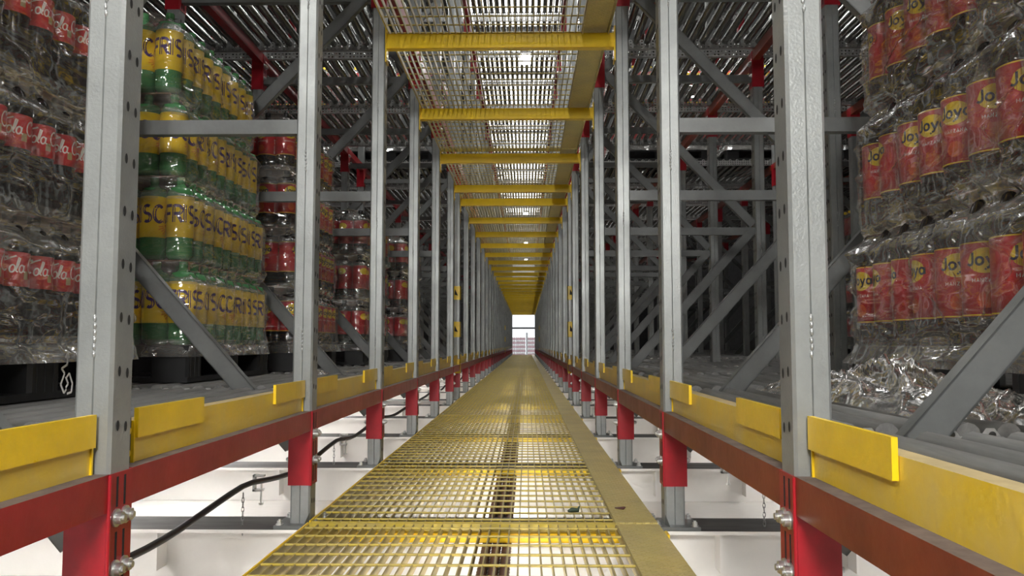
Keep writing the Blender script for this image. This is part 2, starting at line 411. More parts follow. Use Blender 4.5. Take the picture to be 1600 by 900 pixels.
# ------------------------------------------------------------------ white cross girders under the posts
def girder():
    m_ = MB(); L_ = 6.6
    m_.box(-L_, L_, -.045, .17, -.012, 0, 0, 1)          # top flange
    m_.box(-L_, L_, .045, .055, -Z(FH)+.001, -.012, 0)
    for x in (-3.2, -1.28, -.60, .66, 1.12, 3.2):
        m_.box(x, x+.008, -.035, .045, -.143, -.012, 0)
    return m_
gm = girder().build('cross_girder', [M['white'], M['dusttop']], None)
for i, yy in enumerate(FY):
    o = gm if i == 0 else gm.copy()
    if i: COL.objects.link(o)
    o.location = (0, yy, Z(FH))
    if i == 0: lab, g = 'white cross girder with dusty top nearest the camera, below the frame', None
    elif i <= 10: lab, g = f'white cross girder with dusty top under the {ORD[i]} visible pair of uprights', None
    else: lab, g = 'distant white cross girder under uprights past the tenth pair', 'distant cross girders'
    tag(o, lab, 'girder', g)
# ------------------------------------------------------------------ red rails and yellow guards, bay by bay
def make_rail(side, L_):
    m_ = MB(); s = side
    m_.box(-s*.002, s*.048, 0, L_, -.068, 0, 0, 1)
    return m_.build('red_rail', [M['redrust'] if side > 0 else M['redleft'], M['dust']])
def make_guard(side, L_):
    s = side; t = thing('yellow_edge_guard', 'yellow steel edge guard with two raised tabs', 'edge guard')
    x = s*.030; th = .005
    m_ = MB(); m_.box(x, x+s*th, 0, L_, 0, .075, 0); m_.box(x, x+s*.036, .0, L_, .075, .079, 0, 1); m_.box(x, x+s*.036, 0, L_, -.004, 0, 0)
    m_.box(x-s*.004, x+s*.036, -.004, .001, -.004, .079, 2); m_.box(x-s*.004, x+s*.036, L_-.001, L_+.004, -.004, .079, 2)
    m_.build('rail_plate', [M['yellow_worn'], M['ydust'], M['yellow']], t)
    for a, b_ in ((0, .335), (L_-.335, L_)):
        q = MB(); q.box(x-s*.010, x-s*.001, a, b_, .045, .104); q.build('raised_tab', M['yellow'], t)
    q = MB(); q.box(x+s*.002, x+s*.008, -.062, -.005, -.004, .085, 0)
    for zz in (.016, .060):
        for yy in (-.047, -.018): q.tube([(x+s*.002, yy, zz), (x-s*.003, yy, zz)], .006, 8, 1)
    q.build('end_bracket', [M['dgrey'], M['yellow']], t)
    return t
for side in (-1, 1):
    S = sname(side); protos = {}
    for i in range(len(FY)-1):
        y0 = FY[i]+.083; L_ = FY[i+1]-.003-y0; key = round(L_, 2)
        if i == 0: rl, g = f'red rail along the {S} rack nearest the camera, bolted to first upright', None
        elif i <= 10: rl, g = f'red rail on the {S} rack from the {ORD[i]} upright to the next', None
        else: rl, g = f'distant red rail on the {S} rack past the eleventh upright', f'distant red rails on the {S}'
        if key not in protos:
            protos[key] = (make_rail(side, L_), make_guard(side, L_-.075))
            r, gd = protos[key]
        else:
            r = protos[key][0].copy(); COL.objects.link(r); gd = dup(protos[key][1])
        r.location = (xin(side), y0, Z(-.236)); tag(r, rl, 'rail', g)
        gd.location = (xin(side), y0+.066, Z(-.232))
        if i == 0: gl = f'yellow tabbed edge guard nearest the camera on the {S} rack'
        elif i <= 10: gl = f'yellow tabbed edge guard on the {S} rack just past the {ORD[i]} upright'
        else: gl = f'distant yellow tabbed edge guard on the {S} rack past the eleventh upright'
        tag(gd, gl, None, g and f'distant yellow guards on the {S}')
        # upper and inner rails
        for lv, d in ((1, 0), (2, 0), (0, FRAME_D), (1, FRAME_D), (0, 2.36), (1, 2.36), (1, 2.36+FRAME_D), (2, FRAME_D)):
            if d and i > 14: continue
            rr = protos[key][0].copy(); COL.objects.link(rr)
            rr.location = (xin(side)+side*d, y0, Z(-.236+lv*LEVEL))
            where = {0: 'walkway level', 1: 'first upper level', 2: 'highest level'}[lv]
            row = {0: 'front row', FRAME_D: 'second row', 2.36: 'third row'}.get(d, 'fourth row')
            if i <= 12: lb = f'red rail, {where}, {row} of the {S} rack, bay {["nearest the camera", "after the first upright"][i] if i < 2 else "after the "+ORD[i]+" upright"}'
            else: lb = f'distant red rail, {where}, {row} of the {S} rack'
            if len(lb.split()) > 16: lb = lb.replace(' the camera', ' camera').replace(' of the ', ' of ').replace(', bay after', ' after')
            if i <= 12: tag(rr, lb, 'rail')
            else: tag(rr, lb, 'rail', f'distant red rails {where} {row} {S}')

# ------------------------------------------------------------------ roller decks
PITCH = .078; RR = .0245
def make_lane(side, L_, n, near, start=.10, rm='roller'):
    """flow lane: rails across the rack with rollers running along the aisle"""
    s = side; t = thing('roller_lane', 'steel roller lane across the rack', 'roller lane')
    W = n*PITCH
    for k, yy in enumerate((.03, L_-.03)):
        m_ = MB(); sg = 1 if k == 0 else -1
        x0, x1 = s*start, s*(start+W)
        m_.box(x0, x1, yy-.0015, yy+.0015, -.078, -.026, 0)                # web
        m_.box(x0, x1, yy-.0015, yy+sg*.028, -.0835, -.078, 1) if sg > 0 else m_.box(x0, x1, yy-.028, yy+.0015, -.0835, -.078, 1)
        for j in range(n+1):
            xc = s*(start+j*PITCH)
            m_.add([(xc-.020, yy, -.026), (xc+.020, yy, -.026), (xc+.008, yy, -.010), (xc-.008, yy, -.010)], [(0, 1, 2, 3), (3, 2, 1, 0)], 0)
        m_.build('perforated_rail', [M['perf'], M['galv']], t)
    r0 = MB(); xr = s*(start+PITCH/2)
    def one(mb_, x): mb_.tube([(x, .036, 0), (x, L_-.036, 0)], RR, 12, 0)
    if near:
        one(r0, 0); ro = r0.build('roller', M[rm], t); ro.location = (xr, 0, -.0245)
        for j in range(1, n):
            c = ro.copy(); COL.objects.link(c); c.parent = t; c.location = (xr+s*j*PITCH, 0, -.0245)
    else:
        for j in range(n): one(r0, xr+s*j*PITCH)
        for q in range(len(r0.v)): r0.v[q] = (r0.v[q][0], r0.v[q][1], r0.v[q][2]-.0245)
        r0.build('rollers', M[rm], t)
    return t
NR = 58
for side in (-1, 1):
    S = sname(side); pr = {}
    for i in range(len(FY)-1):
        if i in GAPS: continue
        y0 = FY[i]+.085; L_ = FY[i+1]-.005-y0
        for lv in (0, 1, 2):
            if lv == 0 and i > 14: continue
            near = (lv < 2 and 0 <= i <= 4)
            key = (near, round(L_, 2), lv == 0)
            where = {0: 'at walkway level', 1: 'overhead on the first upper level', 2: 'on the highest level'}[lv]
            if i == 0: lb, g = f'roller lane {where} in the {S} rack bay nearest the camera', None
            elif i <= 12: lb, g = f'roller lane {where}, {S} rack, after the {ORD[i]} upright', None
            else: lb, g = f'distant roller lane {where}, {S} rack', f'distant roller lanes {where} {S}'
            if key not in pr:
                pr[key] = make_lane(side, L_, NR, near, rm='rollerd' if lv == 0 else 'roller'); t = pr[key]
            else: t = dup(pr[key])
            t.location = (xin(side), y0, Z(-.152+lv*LEVEL)); tag(t, lb, None, g)
# highest level also crosses above the aisle
pr = {}
for i in range(len(FY)-1):
    if i in GAPS: continue
    y0 = FY[i]+.085; L_ = FY[i+1]-.005-y0; key = round(L_, 2)
    if key not in pr: pr[key] = make_lane(1, L_, 17, False, 0); t = pr[key]
    else: t = dup(pr[key])
    t.location = (-.802, y0, Z(-.152+2*LEVEL))
    lb, g = (f'roller lane high over the walkway, {ORD[i+1]} from the camera', None) if i < 12 else ('distant roller lane high over the far part of the walkway', 'distant lanes over the walkway')
    tag(t, lb, None, g)

# ------------------------------------------------------------------ walkways
WH = -.605
GX0, GX1 = -.735, .300
PX1 = .445
def grating(L_, fine=True):
    m_ = MB(); n = 32; dx = (GX1-GX0)/n
    for k in range(n+1):
        x = GX0+k*dx; m_.box(x-.002, x+.002, 0, L_, -.031, -.003, 0)
    return m_, int(round(L_/.1135))
def make_panel(L_):
    t = thing('grating_panel', 'yellow open steel grating panel', 'grating')
    m_, nc = grating(L_); m_.build('bearing_bars', M['grate'], t)
    q = MB()
    for j in range(nc):
        yy = (j+.5)*L_/nc; q.tube([(GX0, yy, -.0045), (GX1, yy, -.0045)], .0042, 6, 0)
    q.box(GX0, GX1, 0, .004, -.026, 0); q.box(GX0, GX1, L_-.004, L_, -.026, 0)
    q.build('cross_rods', M['yrod'], t)
    e = MB(); e.box(GX0-.006, GX0-.001, 0, L_, -.030, .002); e.build('edge_bar', M['yellow'], t)
    return t
def make_tread(L_):
    m_ = MB(); m_.box(GX1+.003, PX1, 0, L_, -.006, 0); m_.box(PX1-.005, PX1, 0, L_, -.04, -.006); m_.box(GX1+.003, GX1+.008, 0, L_, -.04, -.006)
    return m_.build('tread_plate', M['tread'])
JY = [FY[2]-.07-8.4, FY[2]-.07-4.2, FY[2]-.07]
while JY[-1]+4.2 < Y_END: JY.append(JY[-1]+4.2)
JY.append(Y_END)
for lv in (0, 1):
    pp = None; pl = None
    for j in range(len(JY)-1):
        y0 = JY[j]+.012; L_ = JY[j+1]-.012-y0
        last = j == len(JY)-2
        if pp is None or last: a = make_panel(L_); b_ = make_tread(L_)
        if pp is None: pp, pl = a, b_
        elif not last: a = dup(pp); b_ = pl.copy(); COL.objects.link(b_)
        zz = Z(WH+lv*LEVEL)
        a.location = (0, y0, zz); b_.location = (0, y0, zz)
        lw = 'of the walkway' if lv == 0 else 'of the overhead catwalk'
        tag(a, f'yellow open grating panel {lw}, {ORD[j]} from the camera' if j else f'yellow open grating panel {lw}, behind the camera', 'grating')
        tag(b_, f'yellow tread plate strip along the right edge {lw}, {ORD[j]} from camera' if j else f'yellow tread plate strip {lw}, behind the camera', 'tread plate')
# yellow cross beams
def cross_beam(low):
    t = thing('yellow_cross_beam', 'yellow cross beam between uprights', 'cross beam')
    m_ = MB(); x0, x1 = -XL+.001, XR-.001
    dp = .030 if low else .080
    m_.box(x0, x1, .0, .005, -dp, 0); m_.box(x0, x1, .0, .045, -.005, 0); m_.box(x0, x1, 0, .045, -dp, -dp+.005)
    m_.build('beam', M['yellow'], t)
    for x, s in ((x0, 1), (x1, -1)):
        q = MB()
        if low: q.box(x, x+s*.006, -.002, .15, -.026, .0); q.tube([(x+s*.006, .12, -.013), (x+s*.014, .12, -.013)], .009, 6, 1)
        else:
            q.box(x, x+s*.006, -.012, .062, -.155, .035)
            for zz in (-.13, .015): q.tube([(x+s*.006, .024, zz), (x+s*.014, .024, zz)], .009, 6, 1)
        q.build('end_plate', [M['yellow'], M['bolt']], t)
    return t
for lv in (0, 1):
    cb = cross_beam(lv == 0); first = True
    for i, yy in enumerate(FY):
        if i == 0 and lv == 0: pass
        t = cb if first else dup(cb); first = False
        t.location = (0, yy+(.008 if lv else -.094), Z(WH-.031+lv*LEVEL))
        w_ = 'under the walkway' if lv == 0 else 'carrying the overhead catwalk'
        if i == 0: lb, g = f'yellow cross beam {w_}, nearest the camera, out of view', None
        elif i <= 12: lb, g = f'yellow cross beam {w_}, at the {ORD[i]} visible pair of uprights', None
        else: lb, g = f'distant yellow cross beam {w_}, past the twelfth uprights', f'distant beams {w_}'
        tag(t, lb, None, g)
# brown conduit bundle under the walkway
m_ = MB()
for k in range(3):
    x = -.135+k*.034; pts = []; rad = []
    yy = -1.
    while yy < 46:
        pts += [(x, yy, 0), (x, yy+.018, 0)]; rad += [.017, .0135]; yy += .036
    m_.tube(pts, rad, 8, 0)
o = m_.build('conduit_bundle', M['brown']); o.location = (0, 0, Z(-.69))
tag(o, 'brown corrugated conduit bundle running below the middle of the walkway grating', 'conduit')

# ------------------------------------------------------------------ lamps and added fill lights
def strip_lamp(loc, L_, wdt, watts, label, group=None, down=True, name='strip_lamp'):
    t = thing(name, label, 'lamp', loc, 0, group)
    m_ = MB(); m_.box(-wdt/2-.01, wdt/2+.01, -L_/2-.02, L_/2+.02, 0.002, .04); m_.build('housing', M['lampw'], t)
    m_ = MB(); m_.box(-wdt/2, wdt/2, -L_/2, L_/2, -.01, 0.001); m_.build('diffuser', M['lamp'], t)
    ld = bpy.data.lights.new('lamp_light', 'AREA'); ld.shape = 'RECTANGLE'; ld.size = wdt; ld.size_y = L_; ld.energy = watts; ld.color = (1, .985, .95)
    lo = bpy.data.objects.new('lamp_light', ld); COL.objects.link(lo); lo.parent = t; lo.location = (0, 0, -.02)
    return t
for k, yy in enumerate((-1.2, 3.8, 7.8, 12.2, 19.2, 27., 35., 42.)):
    strip_lamp((0, yy, Z(4.322)), .45, .14, UP_W, f'long white strip lamp above the overhead catwalk, {ORD[k+1]} from the camera')
nl = strip_lamp((-.15, -2.6, Z(1.50)), .5, .9, NEAR_W, 'white flood lamp hanging below the overhead catwalk, behind the camera', name='flood_lamp'); nl.rotation_euler = (R(62), 0, 0)
hb = MB(); hb.box(-.40, -.37, -.02, .02, .0, .125); hb.box(.37, .40, -.02, .02, 0, .125); hb = hb.build('hanger', M['galv'], nl); hb.rotation_euler = (R(-62), 0, 0)
for s_ in (-1, 1):
    strip_lamp((s_*2.2, 8.95, Z(4.322)), .5, .12, 30, f'added fill light over the narrow bay high in the {sname(s_)} rack')  # added to light the upper loads past the narrow bay
M['panel'] = mat('ceiling_light_panel', (1, .99, .96), .5, emit=PANEL_E)
for k in range(15):
    t = thing('ceiling_light', f'large white ceiling light high above the overhead catwalk, {ORD[k+1]} from the camera', 'ceiling light', (0, 1.6+k*3.1, 8.2))
    m_ = MB(); m_.box(-1.45, 1.45, -1.4, 1.4, -.06, 0); m_.build('frame', M['lampw'], t)
    m_ = MB(); m_.box(-1.4, 1.4, -1.35, 1.35, -.07, -.061); m_.build('diffuser', M['panel'], t)
for s_ in (-1, 1):
    strip_lamp((s_*1.5, .75, Z(2.02)), 1.0, .12, SIDE_FILL_W, f'added fill light inside the {sname(s_)} rack beside the camera')  # added to give the stretch film its glare
for k in range(len(FY)-1):
    if k in GAPS: continue
    strip_lamp((-.101, (FY[k]+FY[k+1])/2+.07, Z(-.752)), 1.0, .05, LOW_FILL_W/2, f'added fill light hidden below the walkway conduit, ' + (f'after the {ORD[k]} upright' if 0 < k < 13 else 'nearest the camera' if k == 0 else 'past the twelfth upright'), None if k < 13 else 'distant fill lights below the conduit')  # added lamps, kept out of sight by the conduit, to whiten the floor
for s_ in (-1, 1):
    for i in range(0, 13):
        if i in GAPS: continue
        strip_lamp((s_*1.78, (FY[i]+FY[i+1])/2+.04, Z(-.236)-.041), 1.1, .06, DECK_FILL_W, f'added fill light hidden below the {sname(s_)} roller lane, ' + (f'after the {ORD[i]} upright' if i else 'in the bay nearest the camera'))  # added lamps, hidden by the roller deck, light the floor and girders
# ------------------------------------------------------------------ bottles
def arc(cx, cy, rx, ry, a0, a1, n=12): return [(cx+rx*math.cos(R(a0+(a1-a0)*i/n)), cy+ry*math.sin(R(a0+(a1-a0)*i/n))) for i in range(n+1)]
GL = {
 'F': ([[(0, 0), (0, 1)], [(0, .95), (.62, .95)], [(0, .5), (.5, .5)]], .75),
 'R': ([[(0, 0), (0, 1)], [(0, .95), (.3, .95)]+arc(.32, .72, .28, .23, 90, -90, 8)+[(0, .49)], [(.25, .49), (.62, 0)]], .8),
 'I': ([[(0, 0), (0, 1)]], .28),
 'S': ([arc(.3, .73, .27, .23, 50, 270, 10)+arc(.3, .27, .27, .23, 90, -130, 10)], .78),
 'C': ([arc(.38, .5, .36, .47, 48, 312, 16)], .8),
 'A': ([[(0, 0), (.32, 1), (.64, 0)], [(.12, .32), (.52, .32)]], .82),
 'J': ([[(.42, 1), (.42, .25)]+arc(.2, .25, .22, .24, 0, -150, 8)], .62),
 'o': ([arc(.28, .3, .26, .29, 0, 360, 16)], .72),
 'y': ([[(0, .62), (.27, .05)], [(.54, .62), (.2, -.2), (.02, -.28)]], .68),
 'a': ([arc(.26, .3, .24, .28, 0, 360, 14), [(.52, .6), (.52, 0)]], .7),
 'M': ([[(0, 0), (0, 1), (.38, .35), (.76, 1), (.76, 0)]], 1.0),
 'N': ([[(0, 0), (0, 1), (.6, 0), (.6, 1)]], .85),
 'Z': ([[(0, 1), (.6, 1), (0, 0), (.6, 0)]], .82),
 'E': ([[(.55, 0), (0, 0), (0, 1), (.55, 1)], [(0, .5), (.45, .5)]], .75),
 'L': ([[(0, 1), (0, 0), (.5, 0)]], .68),
 'O': ([arc(.38, .5, .36, .48, 0, 360, 18)], .95),
 'G': ([arc(.38, .5, .36, .47, 50, 340, 14)+[(.72, .45), (.45, .45)]], .95),
}
def text_strokes(txt, size, gap=.08):
    out = []; x = 0
    for ch in txt:
        st, adv = GL[ch]
        for p in st: out.append([((x+a)*size, b*size) for a, b in p])
        x += adv+gap
    return out, (x-gap-.15)*size
# flowing script for the word on the red label (one word, slanted)
def script():
    st = []
    def C_(x): return [arc(x+.42, .55, .42, .50, 40, 320, 20)], [(x+.74, .87), (x+.66, 1.08), (x+.40, 1.02), (x+.52, .80), (x+.86, .98), (x+1.3, 1.12)]
    a, f = C_(0); st += a; st.append(f)
    x = .95
    for ch in 'oca':
        if ch == 'o': st.append(arc(x+.2, .26, .2, .25, 0, 360, 14)); x += .44
        elif ch == 'c': st.append(arc(x+.2, .26, .2, .25, 50, 310, 12)); x += .40
        else: st.append(arc(x+.2, .26, .2, .25, 0, 360, 14)); st.append([(x+.42, .5), (x+.40, .1), (x+.52, .03)]); x += .58
    st.append([(x, .32), (x+.22, .34)]); x += .3
    a, f = C_(x); st += a; st.append([(p-.0, q) for p, q in f]); x += .95
    st.append(arc(x+.2, .26, .2, .25, 0, 360, 14)); x += .44
    st.append([(x+.02, .1), (x+.18, .5), (x+.26, .95), (x+.12, 1.0), (x+.06, .6), (x+.06, .12), (x+.22, .03)]); x += .30
    st.append(arc(x+.2, .26, .2, .25, 0, 360, 14)); st.append([(x+.42, .5), (x+.40, .1), (x+.60, .05)]); x += .6
    return [[(p+.18*q, q) for p, q in s] for s in st], x
def ribbons(mb, strokes, wd, rad, z0, th0, m, lift=.0008):
    """lay flat stroke ribbons around a cylinder; th0 is the angle of the text centre, facing -y at 0"""
    for s in strokes:
        pts = []
        for a, b in zip(s[:-1], s[1:]):
            d = math.hypot(b[0]-a[0], b[1]-a[1]); n = max(1, int(d/.006))
            pts += [(a[0]+(b[0]-a[0])*i/n, a[1]+(b[1]-a[1])*i/n) for i in range(n)]
        pts.append(s[-1])
        L_ = []
        for i, p in enumerate(pts):
            q0 = pts[max(i-1, 0)]; q1 = pts[min(i+1, len(pts)-1)]
            dx, dy = q1[0]-q0[0], q1[1]-q0[1]; dl = math.hypot(dx, dy) or 1
            nx, ny = -dy/dl*wd/2, dx/dl*wd/2
            L_.append(((p[0]+nx, p[1]+ny), (p[0]-nx, p[1]-ny)))
        vs = []
        for a, b in L_:
            for u, v in (a, b):
                t = th0+u/rad; vs.append(((rad+lift)*math.sin(t), -(rad+lift)*math.cos(t), z0+v))
        mb.add(vs, [(2*i, 2*i+1, 2*i+3, 2*i+2) for i in range(len(L_)-1)], m)
def patch(mb, rad, th0, z0, outline, m, lift=.0006):
    # filled convex outline (u,v) around the centre, built as a fan of thin strips
    vmin = min(v for u, v in outline); vmax = max(v for u, v in outline)
    us = sorted(set([u for u, v in outline])); n = 10; u0, u1 = us[0], us[-1]
    def span(u):
        vs = []
        k = len(outline)
        for i in range(k):
            a, b = outline[i], outline[(i+1) % k]
            if (a[0]-u)*(b[0]-u) <= 0 and a[0] != b[0]:
                vs.append(a[1]+(b[1]-a[1])*(u-a[0])/(b[0]-a[0]))
        return (min(vs), max(vs)) if vs else (0, 0)
    vv = []
    for i in range(n+1):
        u = u0+(u1-u0)*i/n; u_ = min(max(u, u0+1e-6), u1-1e-6); a, b = span(u_); t = th0+u/rad
        for v in (a, b): vv.append(((rad+lift)*math.sin(t), -(rad+lift)*math.cos(t), z0+v))
    mb.add(vv, [(2*i, 2*i+2, 2*i+3, 2*i+1) for i in range(n)], m)

BOT = {  # radius, height, label low, label high
 'green': (.053, .336, .088, .254), 'red': (.052, .325, .075, .245), 'redbig': (.0615, .382, .070, .245), 'coke': (.052, .36, .155, .245)}
def bottle(kind, detail):
    r, H, l0, l1 = BOT[kind]
    big = kind == 'redbig'; kind = 'red' if big else kind
    body = {'green': M['greenb'], 'red': M['darkb'], 'coke': M['darkb']}[kind]
    prof = [(.001, .004), (r*.75, 0), (r*.96, .012), (r, .03), (r, .05), (r*.965, .06), (r*.965, l0-.01), (r, l0-.004), (r, l1+.002), (r*.99, l1+.012),
            (r*.86, l1+.035), (r*.55, H-.042), (r*.30, H-.028), (r*.28, H-.02)]
    if kind == 'coke': prof = [(.001, .004), (r*.7, 0), (r*.95, .012), (r*.98, .03), (r*.93, .06), (r*.99, .09), (r*.94, .12), (r, .155), (r, l1), (r*.92, l1+.02), (r*.6, H-.045), (r*.30, H-.028), (r*.28, H-.02)]
    n = 20 if detail else 12
    B = MB(); B.lathe(prof, n)
    cap = MB(); cap.lathe([(r*.30, H-.024), (r*.33, H-.022), (r*.33, H-.003), (r*.30, H), (.001, H)], 12)
    lab = MB(); lab.lathe([(r+.0004, l0), (r+.0006, l0), (r+.0006, l1), (r+.0004, l1)], n*2 if detail else 12)
    cmat = {'green': M['greenb'], 'red': M['black'], 'coke': M['black']}[kind]
    lmat = {'green': M['ylabel'], 'red': M['rlabel'], 'coke': M['cokered']}[kind]
    if not detail: 
        W_ = MB()
        for src, mi in ((B, 0), (cap, 1), (lab, 2)):
            W_.add(src.v, src.f, mi, True)
        if kind == 'red':
            el = arc(0, 0, .036, .024, 0, 360, 16)[:-1]
            for th in (0, PI): patch(W_, r, th, l1-.042, el, 3, .0012)
        return W_.build('drink_bottle', [body, cmat, lmat, M['yprint']])
    t = thing('drink_bottle', 'drink bottle on a pallet load', 'bottle')
    B.build('bottle_body', body, t); cap.build('cap', cmat, t); lo = lab.build('label_sleeve', lmat, t)
    P = MB()
    if kind == 'green':
        st, wd = text_strokes('FRISCA', .070, .04); st = [[(p*.72, q) for p, q in z_] for z_ in st]; wd *= .72
        for th in (0,):
            ribbons(P, [[(a-wd/2, b) for a, b in s] for s in st], .0125, r, l0+.060, th, 0)
            u0 = wd/2-.012
            patch(P, r, u0/r, l0+.052, [(-.020, .0), (.020, .012), (.016, -.008), (.004, -.017), (-.010, -.015)], 1, .0010)
            for k in range(11):     # sunburst rays
                a = R(-170+k*16); c0, s0 = math.cos(a), math.sin(a)
                r0_, r1_ = .026, .052 if k % 2 else .046
                seg = [(u0+r0_*c0, r0_*s0*.8), (u0+r1_*c0, max(-.045, r1_*s0*.8))]
                ribbons(P, [seg], .0050, r, l0+.05, 0, 2, .0007)
            patch(P, r, PI-.5, l0+.08, [(-.028, -.078), (.028, -.078), (.028, .078), (-.028, .078)], 2, .0006)
            patch(P, r, PI+.55, l0+.03, [(-.008, -.010), (.008, -.010), (.008, .010), (-.008, .010)], 3, .0009)
            for k in range(7): ribbons(P, [[(-.010, k*.009), (.012, k*.009)]], .0022, r, l0+.06, PI+.55, 0, .0008)
        P.build('printing', [M['purple'], M['melon'], M['orange'], M['wprint']], lo)
    elif kind == 'red':
        for th in (0, PI):
            patch(P, r, th, l1-.045, arc(0, 0, .041, .030, 0, 360, 28)[:-1], 0, .0007)
            st, wd = text_strokes('Joya', .030, .04)
            ribbons(P, [[(a-wd/2, b) for a, b in s] for s in st], .0058, r, l1-.055, th, 1, .0012)
            ribbons(P, [[(-.003, 0), (.003, 0)], [(0, -.003), (0, .003)]], .002, r, l1-.066, th, 1, .0012)
            st, wd = text_strokes('MANZANA', .0085, .2)
            ribbons(P, [[(a-wd/2, b) for a, b in s] for s in st], .0016, r, l1-.095, th, 2, .0009)
            patch(P, r, th, l0+.038, arc(0, 0, .022, .020, 0, 360, 14)[:-1], 3, .0007)
        st, wd = text_strokes('RECICLAME' if False else 'RECICLAME', .0095, .25)
        ribbons(P, [[(-b, a) for a, b in s] for s in st], .0019, r, l0+.012, PI/2+.1, 2, .0009)
        ribbons(P, [[(-PI*r*.99, 0), (PI*r*.99, 0)]], .003, r, l1-.002, 0, 0, .0007); ribbons(P, [[(-PI*r*.99, 0), (PI*r*.99, 0)]], .003, r, l0+.003, 0, 0, .0007)
        P.build('printing', [M['yprint'], M['navy'], M['wprint'], M['olabel']], lo)
    else:
        st, wd = script(); k = .205/wd*.82
        for th in (0, PI):
            ribbons(P, [[((a-wd/2)*k*.92, b*k*1.15) for a, b in s] for s in st], .0040, r, l0+.036, th, 0)
            s2, w2 = text_strokes('ORIGINAL', .0075, .3)
            ribbons(P, [[(a-w2/2, b) for a, b in s] for s in s2], .0014, r, l0+.016, th, 0)
        patch(P, r, PI/2, l0+.03, [(-.008, -.011), (.008, -.011), (.008, .011), (-.008, .011)], 1)
        P.build('printing', [M['wprint'], M['ydust']], lo)
    return t
HERO = {}
def hero(kind, detail):
    if (kind, detail) not in HERO:
        b = bottle(kind, detail); HERO[(kind, detail)] = [b, False]
    rec = HERO[(kind, detail)]
    if not rec[1]: rec[1] = True; return rec[0]
    return dup(rec[0]) if detail else _cp(rec[0])
def _cp(o): c = o.copy(); COL.objects.link(c); return c

def make_pallet():
    """black plastic pallet 1.0 (y) x 1.2 (x), origin at centre of underside"""
    t = thing('plastic_pallet', 'black plastic pallet on rollers', 'pallet')
    m_ = MB()
    m_.box(-.6, .6, -.5, .5, .118, .145)
    for k in range(9): m_.box(-.6+k*.1485, -.6+k*.1485+.012, -.5, .5, .105, .118)
    m_.box(-.6, .6, -.5, -.49, .098, .118); m_.box(-.6, .6, .49, .5, .098, .118)
    m_.build('deck', M['black'], t)
    for bx in (-.6, -.075, .45):
        for by in (-.5, -.07, .36):
            q = MB(); pr = [(bx+.01, by), (bx+.14, by), (bx+.15, by+.01), (bx+.15, by+.13), (bx+.14, by+.14), (bx+.01, by+.14), (bx, by+.13), (bx, by+.01)]
            q.prism(pr, .020, .118)
            for e in (.03, .07, .11): q.box(bx-.002 if bx < 0 else bx+.15, bx+.0 if bx < 0 else bx+.152, by+e-.004, by+e+.004, .02, .118)
            q.build('block', M['black'], t)
    for by in (-.5, -.07, .36):
        q = MB(); q.box(-.6, .6, by, by+.14, 0, .020); q.build('runner', M['black'], t)
    for bx in (-.6, .45):
        q = MB(); q.box(bx, bx+.15, -.36, -.07, 0, .020); q.box(bx, bx+.15, .07, .36, 0, .020); q.build('runner', M['black'], t)
    return t
pal0 = make_pallet(); pal_used = [False]

